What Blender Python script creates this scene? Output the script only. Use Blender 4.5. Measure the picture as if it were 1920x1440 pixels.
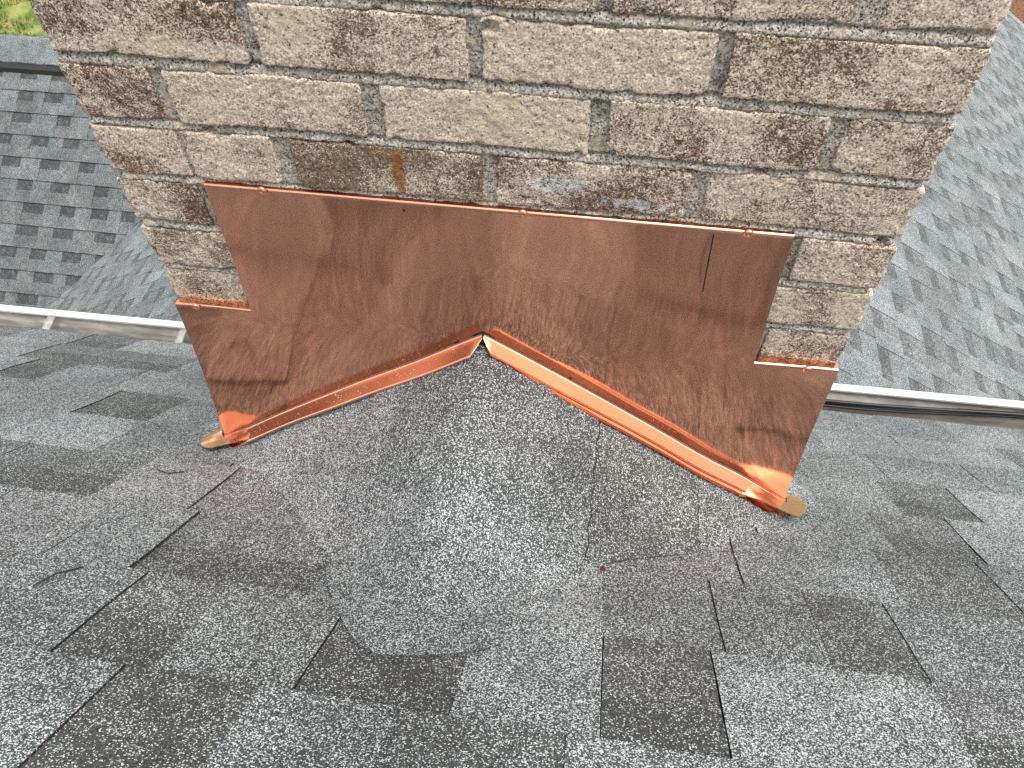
import bpy, math, random
import numpy as np
from mathutils import Matrix, Vector

# ------------------------------------------------------------------ clear
for o in list(bpy.data.objects):
    bpy.data.objects.remove(o, do_unlink=True)
SC = bpy.context.scene
COL = SC.collection

# ------------------------------------------------------------------ camera
def rot(a, i, j):
    m = np.eye(3); c, s = math.cos(a), math.sin(a)
    m[i, i] = c; m[j, j] = c; m[i, j] = -s; m[j, i] = s
    return m
CAM_M = rot(-0.0281564311, 0, 1) @ rot(0.92521928, 1, 2) @ rot(-0.173131264, 0, 2) @ np.array([[1, 0, 0], [0, 0, -1], [0, 1, 0.]])
CAM_P = np.array([0.53075037, -0.59750875, 0.37365901])
cam = bpy.data.cameras.new('camera'); cam_o = bpy.data.objects.new('camera', cam); COL.objects.link(cam_o)
mw = Matrix.Identity(4)
for r in range(3):
    mw[r][0] = CAM_M[0][r]; mw[r][1] = -CAM_M[1][r]; mw[r][2] = -CAM_M[2][r]; mw[r][3] = CAM_P[r]
cam_o.matrix_world = mw
cam.sensor_fit = 'HORIZONTAL'; cam.sensor_width = 36; cam.lens = 1443 / 1920 * 36
cam.clip_start = 0.02; cam.clip_end = 500
SC.camera = cam_o

# ------------------------------------------------------------------ world, sun, exposure
SUN_EL, SUN_AZ = 70.0, 122.0            # degrees; azimuth clockwise from +y
W = bpy.data.worlds.new('World'); SC.world = W; W.use_nodes = True
nt = W.node_tree; nt.nodes.clear()
sky = nt.nodes.new('ShaderNodeTexSky'); sky.sky_type = 'NISHITA'; sky.sun_disc = False
sky.sun_elevation = math.radians(SUN_EL); sky.sun_rotation = math.radians(SUN_AZ)
sky.air_density = 1.0; sky.dust_density = 3.0
hs = nt.nodes.new('ShaderNodeHueSaturation'); hs.inputs['Saturation'].default_value = 0.10
bg = nt.nodes.new('ShaderNodeBackground'); bg.inputs['Strength'].default_value = 0.15
wo = nt.nodes.new('ShaderNodeOutputWorld')
nt.links.new(sky.outputs[0], hs.inputs['Color']); nt.links.new(hs.outputs[0], bg.inputs[0]); nt.links.new(bg.outputs[0], wo.inputs[0])
sl = bpy.data.lights.new('sun', 'SUN'); sl.energy = 0.9; sl.angle = math.radians(40); sl.color = (1, .965, .92)
so = bpy.data.objects.new('sun', sl); COL.objects.link(so)
az, el = math.radians(SUN_AZ), math.radians(SUN_EL)
sd = Vector((math.sin(az) * math.cos(el), math.cos(az) * math.cos(el), math.sin(el)))
so.rotation_euler = sd.to_track_quat('Z', 'Y').to_euler()
SC.view_settings.view_transform = 'Standard'; SC.view_settings.look = 'None'
SC.view_settings.exposure = 1.15; SC.view_settings.gamma = 1
SC.view_settings.use_curve_mapping = False
SC.cycles.use_denoising = True; SC.cycles.denoising_prefilter = 'NONE'
SC.cycles.use_adaptive_sampling = False
SC.cycles.sample_clamp_indirect = 6
SC.cycles.max_bounces = 8

RNG = random.Random(7)

# ------------------------------------------------------------------ noise
def _hash(ix, iy, iz, seed):
    h = (ix * 374761393 + iy * 668265263 + iz * 2147483647 + seed * 1274126177).astype(np.int64) & 0xFFFFFFFF
    h = ((h ^ (h >> 13)) * 1274126177) & 0xFFFFFFFF
    h = ((h ^ (h >> 16)) * 2246822519) & 0xFFFFFFFF
    return ((h ^ (h >> 15)) & 0xFFFF) / 65535.0
def vnoise(p, seed=0):
    p = np.asarray(p, float); i = np.floor(p).astype(np.int64); f = p - i; f = f * f * (3 - 2 * f)
    r = 0
    for a in (0, 1):
        for b in (0, 1):
            for c in (0, 1):
                w = (f[:, 0] if a else 1 - f[:, 0]) * (f[:, 1] if b else 1 - f[:, 1]) * (f[:, 2] if c else 1 - f[:, 2])
                r = r + w * _hash(i[:, 0] + a, i[:, 1] + b, i[:, 2] + c, seed)
    return r * 2 - 1
def fbm(p, scale, octs=4, seed=0, gain=.5):
    p = np.asarray(p, float) * scale; r = 0; a = 1; t = 0
    for k in range(octs):
        r = r + a * vnoise(p * (2.03 ** k), seed + 17 * k); t += a; a *= gain
    return r / t

# ------------------------------------------------------------------ object helpers
def link(name, me, mat=None, parent=None, smooth=False):
    o = bpy.data.objects.new(name, me); COL.objects.link(o)
    if mat is not None: me.materials.append(mat)
    if parent is not None:
        o.parent = parent; o.matrix_parent_inverse = parent_inv(parent)
    if smooth: me.polygons.foreach_set('use_smooth', [True] * len(me.polygons))
    return o
def parent_inv(p):
    m = Matrix.Translation(p.location).inverted()
    q = p.parent
    while q is not None:
        m = m @ Matrix.Translation(-q.location) if False else m; q = q.parent
    return m
def mesh(name, verts, faces, mat=None, parent=None, smooth=False, fcol=None, vcol=None):
    me = bpy.data.meshes.new(name)
    me.from_pydata([tuple(map(float, v)) for v in verts], [], [tuple(map(int, f)) for f in faces]); me.update()
    if fcol is not None:
        at = me.color_attributes.new('tint', 'FLOAT_COLOR', 'CORNER')
        buf = np.empty((len(me.loops), 4), np.float32); k = 0
        for f, c in zip(faces, fcol):
            buf[k:k + len(f)] = c; k += len(f)
        at.data.foreach_set('color', buf.ravel())
    elif vcol is not None:
        at = me.color_attributes.new('tint', 'FLOAT_COLOR', 'POINT')
        vc = np.asarray(vcol, np.float32)
        if vc.ndim == 1: vc = np.tile(vc, (len(verts), 1))
        at.data.foreach_set('color', vc.ravel())
    return link(name, me, mat, parent, smooth)
def thing(name, label, cat, loc, group=None):
    o = bpy.data.objects.new(name, None); COL.objects.link(o); o.location = loc
    o.empty_display_size = .05
    return tag(o, label, cat, group)
def tag(o, label=None, cat=None, group=None, kind=None):
    if label: o['label'] = label
    if cat: o['category'] = cat
    if group: o['group'] = group
    if kind: o['kind'] = kind
    return o
def box(v0, v1):
    x0, y0, z0 = v0; x1, y1, z1 = v1
    v = [(x0, y0, z0), (x1, y0, z0), (x1, y1, z0), (x0, y1, z0), (x0, y0, z1), (x1, y0, z1), (x1, y1, z1), (x0, y1, z1)]
    f = [(0, 3, 2, 1), (4, 5, 6, 7), (0, 1, 5, 4), (1, 2, 6, 5), (2, 3, 7, 6), (3, 0, 4, 7)]
    return v, f
def tube(pts, rad, n=10, caps=True):
    pts = [Vector(p) for p in pts]; v = []; f = []
    for i, p in enumerate(pts):
        d = (pts[min(i + 1, len(pts) - 1)] - pts[max(i - 1, 0)]).normalized()
        a = d.cross(Vector((0, 0, 1)));  a = a.normalized() if a.length > 1e-4 else Vector((1, 0, 0)); b = d.cross(a)
        for k in range(n):
            t = 2 * math.pi * k / n; v.append(p + a * math.cos(t) * rad + b * math.sin(t) * rad)
    for i in range(len(pts) - 1):
        for k in range(n):
            f.append((i * n + k, i * n + (k + 1) % n, (i + 1) * n + (k + 1) % n, (i + 1) * n + k))
    if caps:
        f.append(tuple(range(n))[::-1]); f.append(tuple((len(pts) - 1) * n + k for k in range(n)))
    return v, f
def sweep_x(profile, xs, yoff=lambda x: 0.0, closed=True):
    """profile: list of (y, z); swept along x, y shifted by yoff(x)"""
    n = len(profile); v = []; f = []
    for x in xs:
        for (y, z) in profile: v.append((x, y + yoff(x), z))
    for i in range(len(xs) - 1):
        for k in range(n if closed else n - 1):
            k2 = (k + 1) % n
            f.append((i * n + k, (i + 1) * n + k, (i + 1) * n + k2, i * n + k2))
    if closed:
        f.append(tuple(range(n))); f.append(tuple((len(xs) - 1) * n + k for k in range(n))[::-1])
    return v, f
def project(p):
    q = CAM_M @ (np.asarray(p, float) - CAM_P)
    if q[2] <= 0.01: return None
    return 960 + 1443 * q[0] / q[2], 720 + 1443 * q[1] / q[2], q[2]

# ------------------------------------------------------------------ materials
class NB:
    def __init__(s, name):
        s.m = bpy.data.materials.new(name); s.m.use_nodes = True; s.t = s.m.node_tree; s.t.nodes.clear()
        s.out = s.n('ShaderNodeOutputMaterial'); s.b = s.n('ShaderNodeBsdfPrincipled'); s.l(s.b.outputs[0], s.out.inputs[0])
        s.pos = s.n('ShaderNodeNewGeometry').outputs['Position']
    def n(s, t, **kw):
        x = s.t.nodes.new(t)
        for k, v in kw.items(): setattr(x, k, v)
        return x
    def l(s, a, b): s.t.links.new(a, b)
    def set(s, sock, v):
        if isinstance(v, (int, float, tuple, list)): sock.default_value = v
        else: s.l(v, sock)
    def noise(s, scale, detail=3, rough=.55, vec=None, dist=0):
        x = s.n('ShaderNodeTexNoise'); s.l(vec or s.pos, x.inputs['Vector'])
        x.inputs['Scale'].default_value = scale; x.inputs['Detail'].default_value = detail; x.inputs['Roughness'].default_value = rough
        x.inputs['Distortion'].default_value = dist
        return x.outputs['Fac']
    def voro(s, scale, vec=None, feature='F1'):
        x = s.n('ShaderNodeTexVoronoi', feature=feature); s.l(vec or s.pos, x.inputs['Vector']); x.inputs['Scale'].default_value = scale
        return x
    def math(s, op, a, b=0.0, c=0.0, clamp=False):
        x = s.n('ShaderNodeMath', operation=op, use_clamp=clamp)
        s.set(x.inputs[0], a); s.set(x.inputs[1], b)
        if op in ('MULTIPLY_ADD', 'SMOOTH_MIN', 'COMPARE'): s.set(x.inputs[2], c)
        return x.outputs[0]
    def step(s, v, lo, hi, a=0.0, b=1.0):
        x = s.n('ShaderNodeMapRange', interpolation_type='SMOOTHSTEP')
        s.set(x.inputs['Value'], v); s.set(x.inputs['From Min'], lo); s.set(x.inputs['From Max'], hi)
        s.set(x.inputs['To Min'], a); s.set(x.inputs['To Max'], b); return x.outputs[0]
    def mix(s, f, a, b, mode='MIX'):
        x = s.n('ShaderNodeMix', data_type='RGBA', blend_type=mode)
        s.set(x.inputs[0], f)
        for i, v in ((6, a), (7, b)):
            if isinstance(v, (tuple, list)): x.inputs[i].default_value = tuple(v) + (1,) if len(v) == 3 else v
            else: s.l(v, x.inputs[i])
        return x.outputs[2]
    def grey(s, v):
        x = s.n('ShaderNodeCombineColor')
        for k in range(3): s.set(x.inputs[k], v)
        return x.outputs[0]
    def vec(s, sx, sy, sz):
        x = s.n('ShaderNodeVectorMath', operation='MULTIPLY'); s.l(s.pos, x.inputs[0]); x.inputs[1].default_value = (sx, sy, sz); return x.outputs[0]
    def dist(s, p, sc=(1, 1, 1), warp=None):
        x = s.n('ShaderNodeVectorMath', operation='SUBTRACT'); s.l(s.pos, x.inputs[0]); x.inputs[1].default_value = p
        y = s.n('ShaderNodeVectorMath', operation='MULTIPLY'); s.l(x.outputs[0], y.inputs[0]); y.inputs[1].default_value = sc
        z = s.n('ShaderNodeVectorMath', operation='LENGTH'); s.l(y.outputs[0], z.inputs[0]); return z.outputs['Value']
    def attr(s, name='tint'):
        return s.n('ShaderNodeAttribute', attribute_name=name)
    def bump(s, h, strength=.5, distance=.001, prev=None):
        x = s.n('ShaderNodeBump'); x.inputs['Strength'].default_value = strength; x.inputs['Distance'].default_value = distance
        s.l(h, x.inputs['Height'])
        if prev is not None: s.l(prev, x.inputs['Normal'])
        return x.outputs['Normal']
    def base(s, col, rough=.8, metal=0, spec=.5, normal=None):
        s.set(s.b.inputs['Base Color'], tuple(col) + (1,) if isinstance(col, (tuple, list)) and len(col) == 3 else col)
        s.set(s.b.inputs['Roughness'], rough); s.set(s.b.inputs['Metallic'], metal); s.set(s.b.inputs['Specular IOR Level'], spec)
        if normal is not None: s.l(normal, s.b.inputs['Normal'])
        return s.m

def mat_shingle(name='shingle_granules', size=1.0):
    B = NB(name); a = B.attr(); tint = a.outputs['Color']; w = a.outputs['Alpha']
    v1 = B.voro(1030 * size); v2 = B.voro(1150 * size)
    sep = B.n('ShaderNodeSeparateColor'); B.l(v1.outputs['Color'], sep.inputs[0]); r1, r2 = sep.outputs[0], sep.outputs[1]
    sep2 = B.n('ShaderNodeSeparateColor'); B.l(v2.outputs['Color'], sep2.inputs[0]); q1 = sep2.outputs[0]
    patch = B.noise(30, 4, .65)                                    # uneven blend of granule colours
    ww = B.math('ADD', w, B.math('MULTIPLY_ADD', patch, .30, -.15), clamp=True)
    dark = B.mix(B.math('MULTIPLY_ADD', r2, 1.0, 0), B.mix(.55, tint, (.012, .013, .014)), B.mix(.15, tint, (.26, .27, .27)))
    dark = B.mix(B.step(q1, .80, .82), dark, (.018, .019, .02))
    thr = B.math('SUBTRACT', 1.0, ww)
    white = B.step(r1, thr, B.math('ADD', thr, .02))
    wc = B.mix(r2, (.27, .305, .312), (.68, .725, .72))
    col = B.mix(white, dark, wc)
    big = B.noise(6.5, 2)
    col = B.mix(1.0, col, B.grey(B.step(big, .3, .7, .82, 1.12)), 'MULTIPLY')
    hgt = B.math('MULTIPLY_ADD', B.math('SUBTRACT', 1.0, v1.outputs['Distance']), .6, B.math('MULTIPLY', r2, .5))
    n = B.bump(hgt, .7, .0008)
    return B.base(col, .82, 0, .35, n)

def mat_brick():
    B = NB('weathered_brick'); a = B.attr(); tint = a.outputs['Color']; wash = a.outputs['Alpha']
    n_f = B.noise(620, 4, .62); n_m = B.noise(150, 4, .6); n_l = B.noise(26, 3, .55)
    s = B.math('ADD', B.math('MULTIPLY', n_f, .62), B.math('ADD', B.math('MULTIPLY', n_m, .30), B.math('MULTIPLY', n_l, .16)))
    thr = B.math('MULTIPLY_ADD', wash, -.33, .685)
    mask = B.step(s, B.math('SUBTRACT', thr, .032), B.math('ADD', thr, .032))
    brown = B.mix(B.step(B.noise(340, 4), .38, .62), B.mix(1.0, tint, (.50, .45, .42), 'MULTIPLY'), B.mix(1.0, tint, (1.35, 1.25, 1.2), 'MULTIPLY'))
    brown = B.mix(B.step(n_f, .55, .68), brown, B.mix(1.0, tint, (2.1, 2.1, 2.1), 'MULTIPLY'))
    pale = B.mix(B.step(B.noise(520, 4, .6), .38, .62), (.48, .385, .290), (.93, .81, .655))
    pale = B.mix(B.step(B.noise(13, 2), .52, .72, 0, .4), pale, (.66, .58, .38))       # yellowish lichen bloom
    col = B.mix(B.math('MULTIPLY', mask, .93), brown, pale)
    pit = B.step(B.noise(300, 4, .62), .61, .65)
    col = B.mix(B.math('MULTIPLY', pit, .8), col, (.045, .033, .026))
    # rust run below the joint and an old smear of white paint
    warp = B.math('MULTIPLY_ADD', B.noise(130, 5, .7), .014, -.007)
    rust = B.step(B.math('ADD', B.dist((.3195, 0, -.103), (1.55, 0, .36)), B.math('MULTIPLY', warp, 2.2)), .0085, .0125, 1, 0)
    col = B.mix(B.math('MULTIPLY', rust, B.step(n_f, .36, .56, .15, .9)), col, (.36, .125, .022))
    rust2 = B.step(B.math('ADD', B.dist((.300, 0, -.083), (1, 0, 1.5)), B.math('MULTIPLY', warp, 2.5)), .006, .013, 1, 0)
    col = B.mix(B.math('MULTIPLY', rust2, .45), col, (.30, .13, .03))
    paint = B.step(B.math('ADD', B.dist((.476, 0, -.1045), (.5, 0, 1.5)), B.math('MULTIPLY', warp, 4)), .010, .018, 1, 0)
    paint2 = B.step(B.math('ADD', B.dist((.553, 0, -.119), (.45, 0, 1.9)), B.math('MULTIPLY', warp, 4.5)), .009, .015, 1, 0)
    pm = B.math('MULTIPLY', B.math('MAXIMUM', paint, paint2), B.step(B.math('ADD', B.math('MULTIPLY', n_f, .5), B.math('MULTIPLY', n_m, .5)), .44, .50))
    col = B.mix(B.math('MULTIPLY', pm, .9), col, (.70, .70, .70))
    h = B.math('ADD', B.math('MULTIPLY', n_m, .8), B.math('ADD', B.math('MULTIPLY', n_f, .9), B.math('MULTIPLY', mask, .35)))
    h = B.math('SUBTRACT', h, pit)
    return B.base(col, .93, 0, .2, B.bump(h, .85, .0016))

def mat_mortar():
    B = NB('sandy_mortar')
    v = B.voro(700); sep = B.n('ShaderNodeSeparateColor'); B.l(v.outputs['Color'], sep.inputs[0]); r, r2 = sep.outputs[0], sep.outputs[1]
    n = B.noise(420, 4, .65); nl = B.noise(22, 3)
    col = B.mix(B.step(n, .36, .64), (.185, .165, .135), (.60, .55, .46))
    col = B.mix(B.step(r, .80, .82), col, (.62, .59, .53)); col = B.mix(B.step(r2, .90, .92), col, (.06, .055, .05))
    col = B.mix(B.step(nl, .52, .68, 0, .5), col, B.mix(B.step(n, .4, .6), (.10, .095, .085), (.30, .29, .265)))
    col = B.mix(B.step(B.noise(34, 2), .56, .70, 0, .6), col, (.55, .47, .33))
    h = B.math('ADD', B.noise(420, 5, .65), B.math('MULTIPLY', v.outputs['Distance'], .3))
    return B.base(col, .95, 0, .2, B.bump(h, .9, .0016))

def mat_copper(name='new_copper', rough=.095, aniso=.7, smudge=.5, k=1.0):
    B = NB(name)
    # rolling marks run up the sheet, with faint smudges of handling
    streak = B.noise(1, 4, .6, vec=B.vec(420, 420, 9)); wide = B.noise(9, 3)
    col = B.mix(B.step(wide, .35, .7, 0, smudge), (.90 * k, .45 * k * k, .305 * k * k), (.84 * k, .40 * k * k, .265 * k * k))
    col = B.mix(B.step(streak, .62, .80, 0, .05), col, (1.0, .62, .46))
    r = B.math('MULTIPLY_ADD', streak, .05, rough - .025); r = B.math('ADD', r, B.step(wide, .4, .75, 0, .03))
    tg = B.n('ShaderNodeTangent', direction_type='RADIAL', axis='Z')
    B.b.inputs['Anisotropic'].default_value = aniso
    B.l(tg.outputs[0], B.b.inputs['Tangent']); B.b.inputs['Anisotropic Rotation'].default_value = .25
    return B.base(col, r, 1, .5, B.bump(streak, .012, .0003))

def mat_plain(name, col, rough=.6, metal=0, var=.2, scale=40, spec=.5, bump=0.0):
    B = NB(name); n = B.noise(scale, 4)
    c = B.mix(B.step(n, .3, .7), tuple(x * (1 - var) for x in col), tuple(min(1, x * (1 + var)) for x in col))
    return B.base(c, rough, metal, spec, B.bump(n, bump, .002) if bump else None)

def mat_gutter():
    B = NB('dirty_gutter_metal'); st = B.noise(1, 4, .6, vec=B.vec(14, 60, 60)); n = B.noise(120, 4)
    c = B.mix(B.step(st, .35, .7), (.28, .255, .23), (.49, .46, .42))
    c = B.mix(B.step(n, .62, .75, 0, .7), c, (.14, .11, .09))
    return B.base(c, .42, .12, .5, B.bump(st, .1, .002))

def mat_grass():
    B = NB('lawn_grass'); a = B.noise(3.2, 4); b = B.noise(24, 4)
    c = B.mix(B.step(a, .38, .62), (.085, .15, .028), (.29, .27, .09))
    c = B.mix(B.step(b, .45, .7, 0, .6), c, (.12, .19, .045))
    return B.base(c, .9, 0, .2, B.bump(b, .5, .03))

M_SH = mat_shingle(); M_BRICK = mat_brick(); M_MORT = mat_mortar()
M_CU = mat_copper(); M_CUF = mat_copper('new_copper_flange', .14, .3, .4, 1.08); M_CUC = mat_copper('creased_copper', .26, .2, .4, 1.1)
M_RIVET = mat_plain('copper_rivet', (.86, .40, .27), .42, 1, .15, 300)
M_INK = mat_plain('black_marker_ink', (.012, .012, .02), .5, 0, .1)
M_TAR = mat_plain('black_underlay', (.012, .012, .013), .9, 0, .3, 200, .2)
M_WHITE = mat_plain('white_painted_metal', (.72, .72, .71), .35, 0, .03, 12)
M_GUT = mat_gutter(); M_STRAP = mat_plain('galvanised_strap', (.58, .55, .52), .38, .8, .18, 90)
M_CABLE = mat_plain('black_cable_sheath', (.02, .02, .022), .45, 0, .3, 60)
M_VENT = mat_plain('black_ridge_vent', (.015, .015, .016), .55, 0, .2, 80)
M_GRASS = mat_grass(); M_MULCH = mat_plain('brown_mulch', (.15, .075, .04), .95, 0, .5, 30, .2, .6)
M_SIDING = mat_plain('pale_siding', (.55, .52, .47), .7, 0, .06, 4)
M_LEAF = mat_plain('dark_red_berry_skin', (.10, .012, .02), .45, 0, .5, 400)

# ------------------------------------------------------------------ roof surface under everything
T40 = math.tan(math.radians(39.8)); Z0 = -.636
RX, AZ, SL, SR = .395, -.3495, .634, .584
WX0, WX1 = 0.0, .806                     # chimney width
def smoothmax(a, b, k):
    h = np.clip(.5 + .5 * (a - b) / k, 0, 1); return b * (1 - h) + a * h + k * h * (1 - h)
def sstep(x, a, b):
    t = np.clip((x - a) / (b - a), 0, 1); return t * t * (3 - 2 * t)
def roof_main(x, y): return Z0 - T40 * np.asarray(y, float)
def cricket_z(x):
    x = np.asarray(x, float)
    return -smoothmax(-(AZ + SL * (x - RX)), -(AZ - SR * (x - RX)), .035) + .006
def roof_h(x, y):
    x = np.asarray(x, float); y = np.asarray(y, float)
    m = roof_main(x, y); c = cricket_z(x)
    u = smoothmax(m, c, .03)
    fade = sstep(x, WX0 - .075, WX0 - .005) * (1 - sstep(x, WX1 + .005, WX1 + .075)) * (1 - sstep(y, .01, .05))
    out = m + (u - m) * fade
    return out + .0012 * np.sin(x * 31 + 2 * np.sin(y * 17)) * 1.0 + .001 * np.sin(y * 47 + x * 9)

TINTS = {'blue': (.078, .093, .096), 'grey': (.079, .085, .083), 'mauve': (.092, .082, .087), 'olive': (.078, .077, .065), 'dark': (.052, .052, .050)}
def tint(kind, w): return TINTS[kind] + (w,)
def rand_tooth(r):
    k = r.choice(['blue', 'blue', 'grey', 'grey', 'mauve'])
    return tint(k, r.uniform(.25, .42))
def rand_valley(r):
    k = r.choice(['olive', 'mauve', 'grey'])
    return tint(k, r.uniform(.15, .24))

def draped_tab(name, x0, x1, y0, y1, tooth, col, band, parent, mat=M_SH, res=.03, extra=0.0, lapv=.0045, seed=0):
    """one shingle tab lying on the roof surface; y0 is the upper end, y1 the butt end"""
    near = (x1 > -.15 and x0 < .95 and y0 < .06 and y1 > -.48)
    rs = res if near else .12
    nx = max(1, int(math.ceil((x1 - x0) / rs))); ny = max(2, int(math.ceil((y1 - y0) / rs)))
    ts = np.linspace(0, 1, ny + 1)
    if band > 0: ts = np.unique(np.concatenate([ts[abs(ts - band) > .6 / ny * .9], [0, band, 1]]))
    xs = np.linspace(x0, x1, nx + 1); ys = y0 + (y1 - y0) * ts
    X, Y = np.meshgrid(xs, ys); n = X.size
    edge = .0007 * fbm(np.c_[X.ravel(), Y.ravel(), np.full(n, seed * 1.7)], 60, 2, 3).reshape(X.shape)
    Xe = X.copy(); Xe[:, 0] += edge[:, 0]; Xe[:, -1] += edge[:, -1]
    Ye = Y.copy(); Ye[-1] += edge[-1] * 1.5
    top = roof_h(Xe, Ye) + .0025 + lapv * ts[:, None] + (.0016 if tooth else 0) + extra
    bot = roof_h(Xe, Ye) - .004
    V = np.concatenate([np.c_[Xe.ravel(), Ye.ravel(), top.ravel()], np.c_[Xe.ravel(), Ye.ravel(), bot.ravel()]])
    m = len(xs); rws = len(ys); F = []; FC = []
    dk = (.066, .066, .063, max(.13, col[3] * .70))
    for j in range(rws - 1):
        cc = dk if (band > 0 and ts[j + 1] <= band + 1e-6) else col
        for i in range(m - 1):
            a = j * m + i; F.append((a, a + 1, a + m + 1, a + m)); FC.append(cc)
    N = X.size
    side = (.02, .02, .02, .05)
    for i in range(m - 1):
        a = (rws - 1) * m + i; F.append((a, a + 1, a + 1 + N, a + N)); FC.append(side)
        F.append((i + 1, i, i + N, i + 1 + N)); FC.append(side)
    for j in range(rws - 1):
        a = j * m; F.append((a, a + m, a + m + N, a + N)); FC.append(side)
        a = j * m + m - 1; F.append((a + m, a, a + N, a + m + N)); FC.append(side)
    # faces come out with z down for this winding, so flip
    F = [f[::-1] for f in F]
    F = [f[::-1] for f in F]
    return mesh(name, V, F, mat, parent, False, FC) if name else (V, F, FC)

# ------------------------------------------------------------------ MAIN ROOF
main_roof = thing('main_roof', 'near grey granule shingle roof slope sloping down to the gutter around the chimney', 'roof', (.4, .3, -1.2))
EXP = .1105; Y_A = -.4555
def eave_y(x): return .428 + .022 * (x - .4)
# black underlay and deck under the shingles
xs = np.concatenate([[-3.2, -1.5], np.linspace(-1.2, 2.0, 107), [2.4, 4.2]])
ys = np.concatenate([[-2.6, -1.2], np.linspace(-.8, .42, 42)])
X, Y = np.meshgrid(xs, ys); Yc = np.minimum(Y, eave_y(X) - .01)
Z = roof_h(X, Yc) - .0035
V = np.c_[X.ravel(), Yc.ravel(), Z.ravel()]; m = len(xs)
F = [(j * m + i, j * m + i + 1, (j + 1) * m + i + 1, (j + 1) * m + i) for j in range(len(ys) - 1) for i in range(m - 1)]
mesh('underlay', V, F, M_TAR, main_roof)
# cut positions read for the courses in view: (x, is_open_slit); others are random
CUTS = {-1: [(.02, 0), (.185, 1), (.30, 0), (.41, 0), (.54, 0), (.70, 0), (.845, 0)],
        0: [(-.02, 1), (.117, 1), (.205, 0), (.324, 1), (.449, 0), (.566, 1), (.664, 1), (.765, 0), (.853, 1), (1.0, 0)],
        1: [(-.14, 1), (-.002, 1), (.09, 0), (.275, 0), (.40, 0), (.565, 0), (.68, 0), (.778, 1), (.862, 0), (.99, 1)],
        2: [(-.24, 1), (-.053, 1), (.07, 0), (.72, 0), (.80, 0), (.894, 1), (1.02, 0), (1.15, 1)],
        3: [(-.30, 1), (-.15, 1), (.05, 0), (.76, 0), (.84, 0), (.93, 0), (1.04, 1), (1.2, 1)],
        4: [(-.46, 1), (-.29, 1), (-.16, 1), (.84, 0), (.99, 1), (1.10, 0), (1.26, 1)],
        5: [(-.47, 1), (-.33, 1), (-.13, 0), (.90, 0), (1.02, 1), (1.18, 1), (1.33, 0)],
        6: [(-.62, 0), (-.30, 1), (-.2, 0), (.96, 0), (1.11, 1), (1.3, 1)],
        7: [(-.5, 1), (-.22, 0), (.88, 0), (1.13, 1), (1.26, 0), (1.42, 0)]}
VALLEYS = {(0, .117), (0, .324), (0, .566), (1, .778), (1, .09), (2, .894), (3, .93), (0, .853), (-1, .41), (-1, .185), (2, -.24), (4, .99), (4, -.29), (6, -.62)}
field_V, field_F, field_C = [], [], []
def add_field(store, V, F, FC):
    k = sum(len(v) for v in store[0]); store[0].append(V); store[1].extend([tuple(i + k for i in f) for f in F]); store[2].extend(FC)
store_main = ([], [], [])
r = random.Random(21)
for row in range(-19, 8):
    y0 = Y_A + row * EXP; y1 = y0 + EXP
    cuts = dict(CUTS.get(row, []))
    lo, hi = (min(cuts), max(cuts)) if cuts else (.4, .4)
    x = lo; pts = [(k, v) for k, v in sorted(cuts.items())] or [(.4, 0)]
    while pts[0][0] > -3.1: pts.insert(0, (pts[0][0] - r.uniform(.075, .21), r.random() < .7))
    while pts[-1][0] < 4.1: pts.append((pts[-1][0] + r.uniform(.075, .21), r.random() < .7))
    state = r.random() < .5
    for (xa, oa), (xb, ob) in zip(pts[:-1], pts[1:]):
        key = (row, round(xa, 4))
        if CUTS.get(row) and lo <= xa < hi: valley = key in VALLEYS
        else: state = not state; valley = state
        ga = .0006 if oa else .0001; gb = .0006 if ob else .0001
        x0, x1 = xa + ga, xb - gb
        yy1 = y1 - .0004
        if row == 6 and abs(xa - .96) < .01: yy1 -= .006      # a tab that stops short, leaving a dark gap
        if row == 7: yy1 = eave_y((x0 + x1) / 2)
        # trim at the chimney
        segs = [(x0, x1, y0, yy1)]
        if yy1 > -.012:
            segs = []
            if x0 < -.012: segs.append((x0, min(x1, -.012), y0, yy1))
            if x1 > .818: segs.append((max(x0, .818), x1, y0, yy1))
            if x1 > -.012 and x0 < .818 and y0 < -.014: segs.append((max(x0, -.012), min(x1, .818), y0, -.014))
        for (a, b, c, d) in segs:
            if b - a < .012 or d - c < .01: continue
            mid = (a + b) / 2
            under = -.003 if (mid > 0 and mid < .806 and c > -.36 and abs(mid - RX) < .36 + c * .25) else 0.0   # tucked under the cricket
            col = rand_valley(r) if valley else rand_tooth(r)
            if key == (1, .778): col = tint('olive', .20)
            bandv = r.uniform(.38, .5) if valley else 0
            if key in ((1, .778), (2, .894)): bandv = 0
            inview = -1.05 < mid < 1.95 and y0 > -.83
            if inview:
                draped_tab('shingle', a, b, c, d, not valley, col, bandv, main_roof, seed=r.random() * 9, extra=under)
            else:
                add_field(store_main, *draped_tab(None, a, b, c, d, not valley, col, bandv, None, seed=1))
tag(mesh('shingle_field', np.concatenate(store_main[0]), store_main[1], M_SH, main_roof, False, store_main[2]), kind='stuff')

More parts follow.
